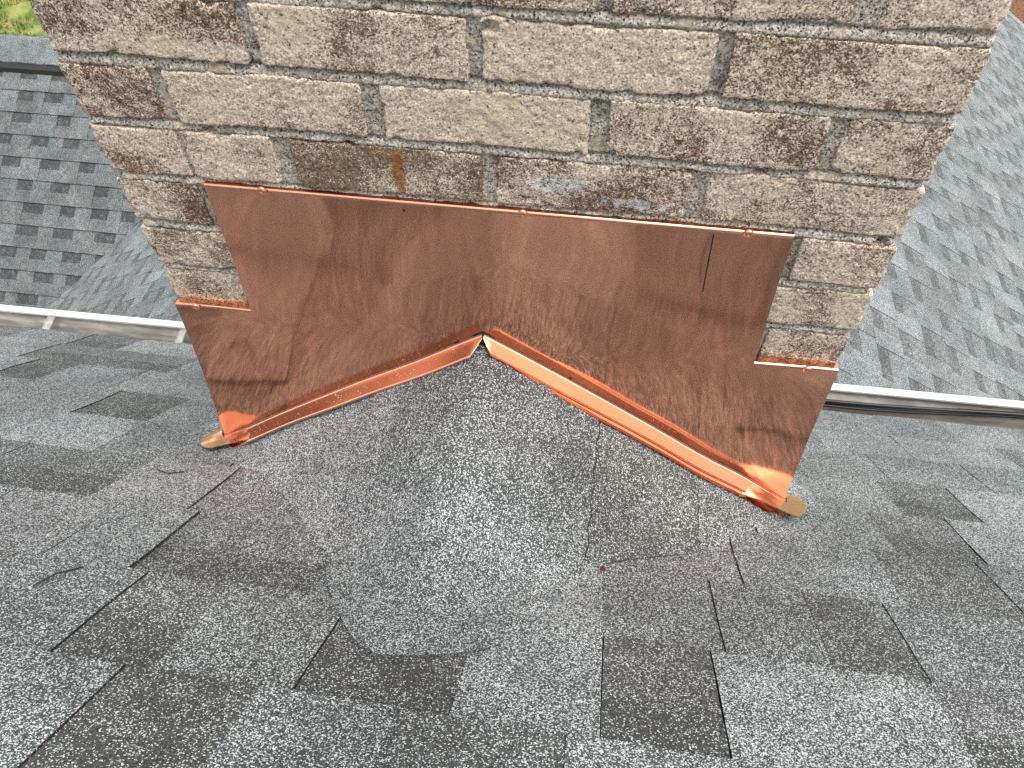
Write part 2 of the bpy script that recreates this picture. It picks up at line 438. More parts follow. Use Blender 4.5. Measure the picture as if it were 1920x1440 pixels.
# cricket: shingle pieces lying on the two small slopes behind the chimney, then cap pieces over the ridge
def cricket_piece(name, d0, d1, side, ya, yb, col, parent, lift):
    """strip of the cricket between distances d0..d1 from its ridge; ya/yb in 0..1 from the valley to the chimney"""
    nd = max(2, int((d1 - d0) / .012)); ny = 26
    V = []; F = []; sl = SL if side < 0 else SR
    ds = np.linspace(d0, d1, nd + 1); tt = np.linspace(ya, yb, ny + 1)
    Vt = []
    for d in ds:
        xx = RX + side * d
        yv = (Z0 - (AZ - sl * d)) / T40 - .022 - .012 * math.sin(d * 23 + side)
        for t in tt:
            Vt.append((xx + .0012 * math.sin(t * 40 + d * 100), yv + (-.012 - yv) * t))
    Vt = np.array(Vt)
    ledge = .0022 * (np.repeat(ds - d0, ny + 1) / max(d1 - d0, 1e-6))
    tline = np.tile(tt, nd + 1)
    feather = np.clip(tline / .10, 0, 1) * .0048 - .0008 if ya == 0 else .004
    z = roof_h(Vt[:, 0], Vt[:, 1]) + .004 + lift + ledge + feather
    V = np.concatenate([np.c_[Vt, z], np.c_[Vt, z - .012]]); N = len(Vt); m = ny + 1
    FC = []
    for i in range(nd):
        for j in range(ny):
            a = i * m + j; q = (a, a + 1, a + m + 1, a + m); F.append(q if side < 0 else q[::-1]); FC.append(col)
    ring = [j for j in range(m)] + [i * m + m - 1 for i in range(1, nd + 1)] + [nd * m + j for j in range(m - 2, -1, -1)] + [i * m for i in range(nd - 1, 0, -1)]
    for a, b in zip(ring, ring[1:] + ring[:1]): F.append((a, b, b + N, a + N)); FC.append(col)
    return mesh(name, V, F, M_SH, parent, False, FC)
cricket = tag(mesh('cricket', *box((.36, -.30, -.46), (.43, -.02, -.40)), M_TAR, main_roof))
rr = random.Random(5)
for side, edges in ((-1, [0.0, .14, .27, .385]), (1, [0.0, .15, .285, .405])):
    for k in range(3):
        d0, d1 = edges[k], edges[k + 1] - (.0012 if k < 2 else 0)
        lift = .0025 - .0010 * k
        splits = [0, .46, 1] if k == 0 else ([0, .62, 1] if k == 1 else [0, 1])
        for a, b in zip(splits[:-1], splits[1:]):
            cl = {(-1, 0): tint('mauve', .31), (-1, 1): tint('mauve', .34), (-1, 2): tint('blue', .37), (1, 0): tint('grey', .23), (1, 1): tint('olive', .20), (1, 2): tint('olive', .27)}[(side, k)]
            cl = cl[:3] + (cl[3] + rr.uniform(-.04, .04),)
            cricket_piece('shingle', d0, d1, side, a + (.002 if a else 0), b, cl, cricket, lift)
def cap_piece(ya, yb, half, col, lift, roundness):
    """ridge cap bent over the cricket ridge, rounded at its lower end"""
    nu, nv = 34, 30; Vt = []
    for j in range(nv + 1):
        for i in range(nu + 1):
            u = -1 + 2 * i / nu; t = j / nv
            hw = half * (1 + .05 * math.sin(5 * t))
            y_end = ya + roundness * (abs(u) ** 2.4) + .004 * math.sin(u * 7)
            Vt.append((RX + u * hw * (1.08 if u > 0 else 1) + .004 * math.sin(t * 6), y_end + (yb - y_end) * t))
    Vt = np.array(Vt); t = np.repeat(np.linspace(0, 1, nv + 1), nu + 1)
    uu = np.tile(np.abs(np.linspace(-1, 1, nu + 1)), nv + 1); fe = np.minimum(np.clip(t / .16, 0, 1), np.clip((1 - uu) / .14, 0, 1)); fe = fe * fe * (3 - 2 * fe)
    z = roof_h(Vt[:, 0], Vt[:, 1]) + .0100 + .0028 * fe + lift - .002 * t
    N = len(Vt); m = nu + 1; V = np.concatenate([np.c_[Vt, z], np.c_[Vt, z - .008]]); F = []; FC = []
    for j in range(nv):
        for i in range(nu):
            a = j * m + i; F.append((a, a + 1, a + m + 1, a + m)); FC.append(col)
    ring = list(range(m)) + [j * m + m - 1 for j in range(1, nv + 1)] + [nv * m + i for i in range(m - 2, -1, -1)] + [j * m for j in range(nv - 1, 0, -1)]
    for a, b in zip(ring, ring[1:] + ring[:1]): F.append((b, a, a + N, b + N)); FC.append(col)
    return mesh('ridge_cap', V, F, M_SH, cricket, False, FC)
cap_piece(-.405, -.19, .115, tint('blue', .32), .0, .10)
cap_piece(-.215, -.014, .10, tint('grey', .235), .0022, .02)

# ------------------------------------------------------------------ house walls, fascia
v, f = box((-3.0, -2.4, -6.3), (4.0, .27, -1.12))
tag(mesh('house_wall', v, f, M_SIDING), 'pale siding wall of the house under the near eave', 'wall')
v, f = sweep_x([(.372, -.99), (.392, -.99), (.392, -1.15), (.372, -1.15)], [-3.2, -.02])
fascia = thing('eave_fascia', 'white painted fascia board behind the gutter under the near shingles', 'fascia', (.4, .38, -1.1))
mesh('board', v, f, M_WHITE, fascia)
v, f = sweep_x([(.372, -.99), (.392, -.99), (.392, -1.15), (.372, -1.15)], [.826, 4.2])
mesh('board', v, f, M_WHITE, fascia)
v, f = box((-3.2, .25, -1.165), (4.2, .39, -1.152)); mesh('soffit', v, f, M_WHITE, fascia)

# ------------------------------------------------------------------ BRICK CHIMNEY
chimney = thing('brick_chimney', 'weathered tan and brown brick chimney with whitewashed patches above the copper flashing', 'chimney', (.403, .3, -1.6))
CH_D = .56
def brick_mesh(x0, x1, z0, z1, depth, y0=0.0, res=.0019, seed=0, amp=1.0, skirts=(0, .0012, .003, .007, .016, .03)):
    w, h = x1 - x0, z1 - z0
    nx = max(4, int(w / res)); nz = max(4, int(h / res))
    sk = [s for s in skirts if s < depth] + [depth]
    xs = np.linspace(0, w, nx + 1); zs = np.linspace(0, h, nz + 1)
    X, Zz = np.meshgrid(xs, zs); P = np.c_[X.ravel(), np.zeros(X.size), Zz.ravel()]
    m = nx + 1
    ring = list(range(m)) + [j * m + nx for j in range(1, nz + 1)] + [nz * m + i for i in range(nx - 1, -1, -1)] + [j * m for j in range(nz - 1, 0, -1)]
    F = [(j * m + i, j * m + i + 1, (j + 1) * m + i + 1, (j + 1) * m + i) for j in range(nz) for i in range(nx)]
    base = P[ring]; layers = [P]; prev = np.array(ring); cnt = len(P); L = len(ring)
    for s in sk[1:]:
        q = base.copy(); q[:, 1] = s; layers.append(q); cur = np.arange(cnt, cnt + L); cnt += L
        for a in range(L):
            b = (a + 1) % L; F.append((prev[b], prev[a], cur[a], cur[b]))
        prev = cur
    P = np.concatenate(layers)
    # round the arrises
    rr_ = .0018; lo = np.array([rr_, rr_, rr_]); hi = np.array([w - rr_, 1e3, h - rr_])
    Q = np.clip(P, lo, hi); D = P - Q; ln = np.linalg.norm(D, axis=1); nrm = D / np.maximum(ln, 1e-9)[:, None]
    out = np.where((ln > 1e-9)[:, None], Q + nrm * rr_, P)
    Wp = out + np.array([x0, y0, z0]); S = Wp + seed * 3.7
    d = .0011 * fbm(S, 55, 3, 11) + .0009 * fbm(S, 210, 3, 23) + .0006 * fbm(S, 480, 2, 31)
    # chipped, crumbling edges
    ed = np.minimum(np.minimum(out[:, 0], w - out[:, 0]), np.minimum(out[:, 2], h - out[:, 2]))
    ch = np.clip(fbm(S, 75, 3, 41) * 2.2 - .35, 0, 1) * np.exp(-np.maximum(ed, 0) / .004)
    d = d - .0042 * ch
    pits = np.clip(fbm(S, 300, 2, 57) - .42, 0, 1) * .006
    d = (d - pits) * amp
    for (cx, cz_, rx_, rz_, dp_) in CHIPS:
        q = ((Wp[:, 0] - cx) / rx_) ** 4 + ((Wp[:, 2] - cz_) / rz_) ** 4 + .5 * fbm(S, 160, 2, 61)
        d = d - dp_ * (1 - sstep(q, .5, 1.1))
    back = out[:, 1] > .035
    nrm = np.where((ln > 1e-9)[:, None], nrm, np.array([[0, -1, 0]]))
    out = out + nrm * np.where(back, 0, d)[:, None]
    bow = .0012 * np.sin(out[:, 0] / max(w, .01) * math.pi * RNG.uniform(.8, 2) + seed)
    out[:, 2] += np.where(back, 0, bow)
    return out + np.array([x0, y0, z0]), F
COURSE = .0666
CHIPS = [(.4155, .0475, .0075, .0045, .007), (.5225, -.0645, .0055, .0045, .008), (.6055, .0, .006, .005, .006), (.1960, -.1335, .006, .005, .006), (.722, -.0665, .006, .0035, .005)]
# rows: index, list of (x0, x1, tint colour, wash)
R_BR = (.185, .115, .078); R_RED = (.195, .118, .090); R_TAN = (.215, .155, .108); R_GRY = (.195, .155, .118)
HR = .8055
ROWS = {
    -1: [(.012, .095, R_TAN, .55), (.106, .298, R_TAN, .6), (.309, .502, R_BR, .5), (.5135, .694, R_TAN, .55), (.713, .800, R_BR, .5)],
    0: [(.008, .1975, R_BR, .55), (.2095, .397, R_TAN, .60), (.408, .5995, R_GRY, .80), (.611, .8025, R_TAN, .50)],
    1: [(.005, .0925, R_BR, .47), (.106, .2955, R_TAN, .64), (.3125, .503, R_GRY, .84), (.519, .7055, R_RED, .50), (.718, .8040, R_GRY, .50)],
    2: [(.003, .0945, R_TAN, .58), (.0985, .194, R_TAN, .68), (.211, .4025, R_TAN, .42), (.415, .6010, R_RED, .47), (.616, .806, R_GRY, .55)],
    3: [(.002, .094, R_BR, .46), (.7175, .807, R_TAN, .56)],
    4: [(.001, .1085, R_TAN, .50), (.706, .807, R_TAN, .54)],
    5: [(.000, .1055, R_GRY, .56), (.7175, .8055, R_GRY, .50)],
}
sd_i = 0
for row, bl in ROWS.items():
    zb = -row * COURSE
    for (x0, x1, c, w) in bl:
        sd_i += 1
        jz = RNG.uniform(-.0008, .0008)
        V, F = brick_mesh(x0 + .0004, x1 - .0004, zb + jz + .0004, zb + .0560 + jz, .092, RNG.uniform(-.0012, .0012), seed=sd_i)
        # wash runs denser towards one side of a brick, with its own blotches
        wv = w + .05 + .32 * fbm(V + sd_i, 24, 3, 71) + .10 * fbm(V + sd_i, 60, 2, 77)
        if row == 0 and x0 < .05: wv = wv + .32 * sstep(-V[:, 2], -.026, -.010) - .12
        if row == 2 and .2 < x0 < .3: wv = wv - .05
        vc = np.c_[np.tile(np.array(c) * RNG.uniform(.9, 1.1), (len(V), 1)), np.clip(wv, 0, 1)]
        mesh('brick', V, F, M_BRICK, chimney, True, vcol=vc)
# coarser bricks: courses above the picture, the flanks
def coarse(x0, x1, y0, y1, z0, z1, c, w):
    global sd_i
    sd_i += 1; e = .002
    v = []
    for z in (z0, z0 + e, z1 - e, z1):
        i = e if z in (z0, z1) else 0
        v += [(x0 + i, y0 + e, z), (x0 + e, y0 + i, z), (x1 - e, y0 + i, z), (x1 - i, y0 + e, z), (x1 - i, y1 - e, z), (x1 - e, y1 - i, z), (x0 + e, y1 - i, z), (x0 + i, y1 - e, z)]
    f = [tuple(range(8))[::-1], tuple(range(24, 32))]
    for k in range(3):
        for i in range(8):
            f.append((k * 8 + i, k * 8 + (i + 1) % 8, k * 8 + 8 + (i + 1) % 8, k * 8 + 8 + i))
    v = [(a + .0015 * math.sin(sd_i + b * 40), b + .001 * math.sin(sd_i * 2 + a * 30), cc) for a, b, cc in v]
    return mesh('brick', v, f, M_BRICK, chimney, False, vcol=np.array(tuple(c) + (w,)))
for row in range(-7, -1):
    zb = -row * COURSE
    cuts = [.008, .198, .209, .398, .409, .600, .611, .803] if row % 2 == 0 else [.008, .095, .106, .298, .309, .501, .512, .703, .714, .803]
    for a, b in zip(cuts[::2], cuts[1::2]):
        coarse(a, b, 0, .092, zb, zb + .0566, RNG.choice([R_BR, R_TAN, R_GRY, R_RED]), RNG.uniform(.4, .7))
for row in range(-7, 18):
    zb = -row * COURSE
    cuts = [.104, .295, .306, .497] if row % 2 == 0 else [.104, .194, .205, .396, .407, .553]
    for a, b in zip(cuts[::2], cuts[1::2]):
        coarse(.004, .096, a, b, zb, zb + .0566, RNG.choice([R_BR, R_TAN, R_GRY]), RNG.uniform(.35, .65))
        coarse(.710, .802, a, b, zb, zb + .0566, RNG.choice([R_BR, R_TAN, R_GRY]), RNG.uniform(.35, .65))
# mortar: one rough face, raked back under each course and nearly flush on the brick below
res = .0021
xs = np.linspace(.0045, .8015, int(.797 / res)); zs = np.arange(-.42, .13, res)
X, Zm = np.meshgrid(xs, zs); P = np.c_[X.ravel(), np.zeros(X.size), Zm.ravel()]
ph = np.mod(P[:, 2], COURSE)                       # brick occupies 0..0.0566, joint above it up to COURSE
t = np.clip((ph - .0566) / (COURSE - .0566), 0, 1)
dep = np.where(ph > .0560, .0006 + .0080 * t ** 2.4, .0034)
dep = dep + .0016 * fbm(P, 45, 3, 91) + .0011 * fbm(P, 190, 3, 93) + .0007 * fbm(P, 460, 2, 95)
hole = np.clip(fbm(P, 38, 2, 99) - .50, 0, 1) * .030
P[:, 1] = np.maximum(dep + hole, -.0003)
edge = np.minimum(P[:, 0] - .0045, .8015 - P[:, 0]); P[:, 1] += .004 * np.exp(-edge / .002)
m = len(xs)
F = [(j * m + i, j * m + i + 1, (j + 1) * m + i + 1, (j + 1) * m + i) for j in range(len(zs) - 1) for i in range(m - 1)]
mesh('mortar_face', P, F, M_MORT, chimney, True)
v, f = box((.0075, .012, -4.4), (.7985, CH_D - .002, .52)); mesh('mortar_core', v, f, M_MORT, chimney)
v, f = box((-.04, -.045, .527), (.846, CH_D + .045, .60)); mesh('crown', v, f, M_MORT, chimney)

# ------------------------------------------------------------------ COPPER FLASHING
flash = thing('copper_flashing', 'shiny new copper back flashing on the chimney, notched at both top corners', 'flashing', (.403, -.03, -.5))
ZT, ZS, ZB = -.1412, -.3260, -.572
def sheet_y(x, z):
    u = np.maximum(0, -.139 - np.asarray(z, float)); x = np.asarray(x, float)
    base = .0042 + .2376 * u * u
    k = np.clip(u / .05, 0, 1)
    wav = .00130 * np.sin(x * 21 + 5 * u + 1.6 * np.sin(u * 9 + x * 3)) + .00050 * np.sin(x * 43 + 3.4 * np.sin(u * 7 + x * 4)) \
        + .00055 * np.sin(u * 17 + 2.6 * np.sin(x * 7)) + .0010 * np.exp(-((u - .075 - .34 * np.abs(x - .425)) / .016) ** 2) * np.exp(-((x - .43) / .12) ** 2)
    return -(base + wav * k)
def sheet_bot(x):
    x = np.asarray(x, float)
    return np.where(x < RX, -.3245 - .633 * (RX - x), -.3245 - .5855 * (x - RX))
CUT_L, CUT_R = (.1055, .1035), (.7075, .7115)          # notch edges: x at top, x at the step
LV, LF = [], []
def put(V, F):
    k = len(LV); LV.extend(V); LF.extend([tuple(i + k for i in q) for q in F])
step_l = lambda x: ZS - .003
step_r = lambda x: ZS + .0005
XL, XR = CUT_L[1], CUT_R[1]
cols = np.concatenate([np.linspace(.0045, XL, 25)[:-1], np.linspace(XL, RX, 72)[:-1], np.linspace(RX, XR, 78)[:-1], np.linspace(XR, .8055, 25)])
def sheet_mid(x):
    if x <= XL + 1e-9: return step_l(x)
    if x >= XR - 1e-9: return step_r(x)
    s_ = (x - XL) / (XR - XL); return step_l(x) + (step_r(x) - step_l(x)) * s_ + .10 * math.sin(math.pi * s_)
nlo, nhi = 56, 48; V = []; idx = {}
for i, x in enumerate(cols):
    zb_, zm_ = float(sheet_bot(x)), sheet_mid(x)
    for j in range(nlo + 1):
        z = zb_ + (zm_ - zb_) * j / nlo; idx[(i, j)] = len(V); V.append((x, float(sheet_y(x, z)), z))
    if XL - 1e-9 <= x <= XR + 1e-9:
        for j in range(1, nhi + 1):
            t = j / nhi; z = zm_ + (ZT - zm_) * t
            q = (x - XL) / (XR - XL); xx = x + t * ((CUT_L[0] - CUT_L[1]) * (1 - q) + (CUT_R[0] - CUT_R[1]) * q)
            idx[(i, nlo + j)] = len(V); V.append((xx, float(sheet_y(xx, z)), z))
F = [(idx[(i, j)], idx[(i + 1, j)], idx[(i + 1, j + 1)], idx[(i, j + 1)]) for i in range(len(cols) - 1) for j in range(nlo + nhi) if (i, j + 1) in idx and (i + 1, j + 1) in idx]
put(V, F)
# turned-in hems along the three top edges
def hem(xa, xb, zf, n):
    V = []; F = []; R_ = .0036; steps = 8
    for i in range(n + 1):
        x = xa + (xb - xa) * i / n; z = zf(x); y = float(sheet_y(x, z))
        for k in range(steps + 1):
            a = k / steps * math.pi / 2
            V.append((x, y + R_ * (1 - math.cos(a)), z + R_ * math.sin(a)))
        V.append((x, y + R_ + .009, z + R_ - .0005)); 
    m = steps + 2
    for i in range(n):
        for k in range(m - 1): F.append((i * m + k, (i + 1) * m + k, (i + 1) * m + k + 1, i * m + k + 1))
    return V, F
put(*hem(CUT_L[0], CUT_R[0], lambda x: ZT, 60))
put(*hem(.0045, CUT_L[1] + .0005, step_l, 12)); put(*hem(CUT_R[1] - .0005, .8055, step_r, 12))
# returns round the chimney corners
def ret(x, s):
    V = []; F = []; n = 24
    for i in range(n + 1):
        z = float(sheet_bot(x)) + ((ZS) - float(sheet_bot(x))) * i / n; y = float(sheet_y(x, z))
        V += [(x, y, z), (x - s * .0012, y + .002, z), (x - s * .002, y + .035, z)]
    for i in range(n):
        for k in range(2): F.append((i * 3 + k, i * 3 + k + 1, (i + 1) * 3 + k + 1, (i + 1) * 3 + k))
    return V, F
put(*ret(.0045, 1)); put(*ret(.8055, -1))
mesh('sheet', LV, LF, M_CU, flash, True)
# foot flange: turned out along each slope, mitred at the ridge, lying on the cricket shingles
def flange(side, x_in, x_out, wid, n=70, lift=.0, name='foot_flange', start=0.0, yshift=0.0):
    V = []; F = []; sl = .633 if side < 0 else .5855
    ang = math.atan(sl); prof = []
    for i in range(n + 1):
        s = start + (1 - start) * i / n; x = x_in + (x_out - x_in) * s
        zb = -.3245 - sl * abs(x - RX); yb = float(sheet_y(x, zb))
        mit = min(1.0, .06 + abs(x - RX) / .0125)
        wv = wid * mit * (1 + .02 * math.sin(x * 40)) * (1 if start == 0 else min(1, .74 + .9 * (s - start)))
        ripple = .0008 * math.sin(x * 21 + side) + .0005 * math.sin(x * 51)
        nn = Vector((-side * 0 + (-math.sin(ang) if side < 0 else math.sin(ang)), 0, math.cos(ang)))
        R_ = .0035; steps = 6; pts = []
        for k in range(steps + 1):
            a = k / steps * math.radians(100)
            pts.append((R_ * math.sin(a) * .9, R_ * (1 - math.sin(a) * 0) * (math.cos(a))))
        row = [(0.0, .0035)] + [(R_ * (1 - math.cos(a * math.pi / 12)), R_ * (1 - math.sin(a * math.pi / 12))) for a in range(1, 7)]
        for u in np.linspace(.2, 1, 6): row.append((R_ + (wv - R_) * u, -.0015 * u + ripple * u * .6 + (.0022 if u > .95 else 0) * 0))
        for (o_, h_) in row:
            V.append((x + nn.x * (h_ + lift), yb - o_ + yshift, zb + nn.z * (h_ + lift)))
    m = 13
    for i in range(n):
        for k in range(m - 1): F.append((i * m + k, i * m + k + 1, (i + 1) * m + k + 1, (i + 1) * m + k))
    if side > 0: F = [q[::-1] for q in F]
    # thickness along the outer edge
    k0 = len(V)
    for i in range(n + 1):
        x, y, z = V[i * m + m - 1]; V.append((x, y + .0008, z - .0030))
    for i in range(n): F.append((i * m + m - 1, k0 + i, k0 + i + 1, (i + 1) * m + m - 1))
    return mesh(name, V, F, M_CUF, flash, True)
flange(-1, RX - .001, .0045, .029); flange(1, RX + .001, .8055, .023)
flange(1, RX + .001, .8055, .031, lift=-.0016, name='under_flange', start=.08)
# crimped corners where the flange is carried round the chimney
def crom(P, n):
    P = np.asarray(P, float); Q = np.concatenate([[2 * P[0] - P[1]], P, [2 * P[-1] - P[-2]]]); out = []
    for i in range(len(P) - 1):
        p0, p1, p2, p3 = Q[i:i + 4]
        for k in range(n):
            t = k / n; out.append(.5 * (2 * p1 + (p2 - p0) * t + (2 * p0 - 5 * p1 + 4 * p2 - p3) * t * t + (3 * p1 - p0 - 3 * p2 + p3) * t ** 3))
    out.append(P[-1]); return np.array(out)
def corner(pts, name='corner_fold'):
    """rows of points, lofted smoothly, then given the thickness of the sheet"""
    A = np.array(pts, float); A = np.stack([crom(A[:, i], 5) for i in range(A.shape[1])], 1); A = np.stack([crom(A[j], 5) for j in range(A.shape[0])], 0)
    A[..., 2] += .0006 * np.sin(A[..., 0] * 330) * np.sin(A[..., 1] * 260 + 1)
    R_, n, _ = A.shape; V = [tuple(p) for p in A.reshape(-1, 3)]; F = []
    for j in range(R_ - 1):
        for i in range(n - 1): F.append((j * n + i, j * n + i + 1, (j + 1) * n + i + 1, (j + 1) * n + i))
    pa, pb, pc = (Vector(V[k]) for k in F[0][:3])
    if (pb - pa).cross(pc - pa).z < 0: F = [q[::-1] for q in F]
    N = len(V)
    ring = list(range(n)) + [j * n + n - 1 for j in range(1, R_)] + [(R_ - 1) * n + i for i in range(n - 2, -1, -1)] + [j * n for j in range(R_ - 2, 0, -1)]
    k0 = len(V); L = len(ring); V += [V[i] for i in ring] + [(V[i][0], V[i][1], V[i][2] - .0022) for i in ring]
    for i in range(L): F.append((k0 + i, k0 + (i + 1) % L, k0 + L + (i + 1) % L, k0 + L + i))
    return mesh(name, V, F, M_CUC, flash, True)
def rh(x, y, d=.0): return (x, y, float(roof_h(x, y)) + d)
# each flange is carried on past the corner as a flattened tongue that dips to the main slope
def tongue(side, xc, rows):
    P = []
    for (du, dy, dz) in rows:
        P.append([(xc + side * q[0], q[1], q[2]) for q in zip(du, dy, dz)])
    return corner(P)
def fz(x, d): return -.3245 - (.633 if x < RX else .5855) * abs(x - RX) + d
L_ = lambda x, y, d: (x, y, fz(x, d))
# there they follow the steeper main slope, so they rise towards the camera
corner([[L_(.062, -.0460, -.0025), L_(.036, -.0475, .0010), L_(.005, -.0520, .0012), (-.007, -.038, -.5760), (-.012, -.018, -.5890)],
        [L_(.062, -.0530, -.0030), L_(.036, -.0560, .0022), L_(.005, -.0620, .0085), (-.011, -.050, -.5690), (-.017, -.030, -.5835)],
        [L_(.062, -.0600, -.0034), L_(.036, -.0650, .0060), L_(.003, -.0730, .0175), (-.014, -.063, -.5615), (-.022, -.043, -.5765)],
        [L_(.062, -.0665, -.0038), L_(.036, -.0735, .0090), L_(.001, -.0850, .0260), (-.017, -.076, -.5540), (-.027, -.058, -.5690)]])
corner([[L_(.742, -.0440, -.0025), L_(.770, -.0455, .0022), L_(.806, -.0490, .0012), (.814, -.032, -.5800), (.818, -.010, -.5950)],
        [L_(.742, -.0510, -.0030), L_(.770, -.0535, .0036), L_(.808, -.0580, .0080), (.820, -.042, -.5735), (.825, -.020, -.5890)],
        [L_(.742, -.0570, -.0034), L_(.770, -.0615, .0066), L_(.811, -.0680, .0165), (.826, -.052, -.5670), (.832, -.030, -.5830)],
        [L_(.742, -.0630, -.0038), L_(.770, -.0690, .0090), L_(.814, -.0780, .0240), (.831, -.062, -.5600), (.838, -.042, -.5760)]])
# rivets
def rivet(x, z, rad=.0050, up=.0028):
    V = []; F = []; y = float(sheet_y(x, z)) - .0004; rings = [(1.0, 0), (1.0, .35), (.86, .75), (.55, .97), (.30, 1.0), (.26, .72), (0.02, .70)]; n = 16
    for rr_, hh in rings:
        for k in range(n):
            a = 2 * math.pi * k / n; V.append((x + rad * rr_ * math.cos(a), y - .0034 * hh, z + up + rad * rr_ * math.sin(a)))
    for j in range(len(rings) - 1):
        for k in range(n): F.append((j * n + k, j * n + (k + 1) % n, (j + 1) * n + (k + 1) % n, (j + 1) * n + k))
    F.append(tuple((len(rings) - 1) * n + k for k in range(n)))
    mesh('rivet', V, F, M_RIVET, flash, True)
for (x, z) in ((.170, ZT), (.443, ZT), (.664, ZT), (.032, ZS - .003), (.771, ZS)): rivet(x, z)
# marker pen lines
def ink(pts, wid):
    V = []; F = []
    for i, (x, z) in enumerate(pts):
        a, b = pts[max(i - 1, 0)], pts[min(i + 1, len(pts) - 1)]
        d = Vector((b[0] - a[0], b[1] - a[1])).normalized(); nx, nz = -d.y * wid / 2, d.x * wid / 2
        for s in (-1, 1): V.append((x + s * nx, float(sheet_y(x + s * nx, z + s * nz)) - .0004, z + s * nz))
    for i in range(len(pts) - 1): F.append((i * 2, i * 2 + 1, i * 2 + 3, i * 2 + 2))
    mesh('marker_line', V, F, M_INK, flash)
ink([(.6320 + .003 * k / 12 - .0000 * k, -.145 - .077 * k / 12) for k in range(13)], .0013)
ink([(RX + dx, -.3205 - abs(dx) * .55 - dx * dx * 9) for dx in np.linspace(-.013, .014, 9)], .0024)
ink([(.3195 + .0002 * k, -.1475 - .0012 * k) for k in range(3)], .0022)
ink([(.3595 + .003 * k, -.3425 + .0018 * k) for k in range(3)], .0028)
ink([(.501 + .0016 * k, -.3815 - .0011 * k) for k in range(3)], .0030)

# ------------------------------------------------------------------ GUTTER
gutter = thing('eave_gutter', 'white lipped metal gutter along the near eave on both sides of the chimney', 'gutter', (.4, .46, -1.09))
def gy(x): return .0155 * (x - .4)
PROF = [(.396, -.985), (.397, -1.082), (.404, -1.092), (.470, -1.094), (.484, -1.086), (.490, -1.070), (.489, -1.052), (.494, -1.036), (.503, -1.026), (.507, -1.016), (.507, -1.006)]
OUTER = [(y + .0012 if y > .46 else y - (.0012 if i < 2 else 0), z - (.0012 if 1 < i < 6 else 0)) for i, (y, z) in enumerate(PROF)]
for xa, xb in ((-3.2, -.012), (.818, 4.2)):
    xs = np.linspace(xa, xb, 30)
    v, f = sweep_x(PROF + OUTER[::-1], xs, gy); mesh('trough', v, f, M_GUT, gutter, False)
    lip = [(.494, -1.0055), (.494, -1.000), (.498, -.9985), (.509, -.9985), (.5125, -1.001), (.5125, -1.020), (.5095, -1.020), (.5092, -1.0055)]
    v, f = sweep_x(lip, xs, gy); mesh('lip', v, f, M_WHITE, gutter, False)
for x in (-2.0, -1.4, -.79, -.452, 1.012, 1.75, 2.4):
    o = gy(x)
    prof = [(.400, -1.010), (.440, -1.0165), (.494, -1.0065)]
    V = []; F = []
    for (y, z) in prof:
        for dx, dz in ((-.0095, .0015), (-.008, .0035), (-.006, 0), (.006, 0), (.008, .0035), (.0095, .0015)): V.append((x + dx, y + o, z + dz))
        for dx in (.0095, -.0095): V.append((x + dx, y + o, z - .002))
    for j in range(2):
        for k in range(8): F.append((j * 8 + k, j * 8 + (k + 1) % 8, j * 8 + 8 + (k + 1) % 8, j * 8 + 8 + k))
    F += [tuple(range(8))[::-1], tuple(range(16, 24))]
    mesh('hanger_strap', V, F, M_STRAP, gutter)
# cables lying in the right-hand run
for k in range(3):
    pts = []
    for x in np.linspace(.83, 3.4, 60):
        s = min(1, max(0, (x - 1.10) / .42)); s = s * s * (3 - 2 * s)
        pts.append((x, .481 + .0035 * (k % 2) + gy(x) + .004 * s + .001 * math.sin(x * 6 + k), -1.043 + .0074 * k + .020 * s + .002 * math.sin(x * 9 + k * 2)))
    v, f = tube(pts, .0036, 10)
    tag(mesh('cable', v, f, M_CABLE, None, True), ['lowest thin black cable lying in the right run of gutter', 'middle thin black cable lying in the right run of gutter', 'topmost thin black cable lying in the right run of gutter'][k], 'cable', 'black cables in the gutter')

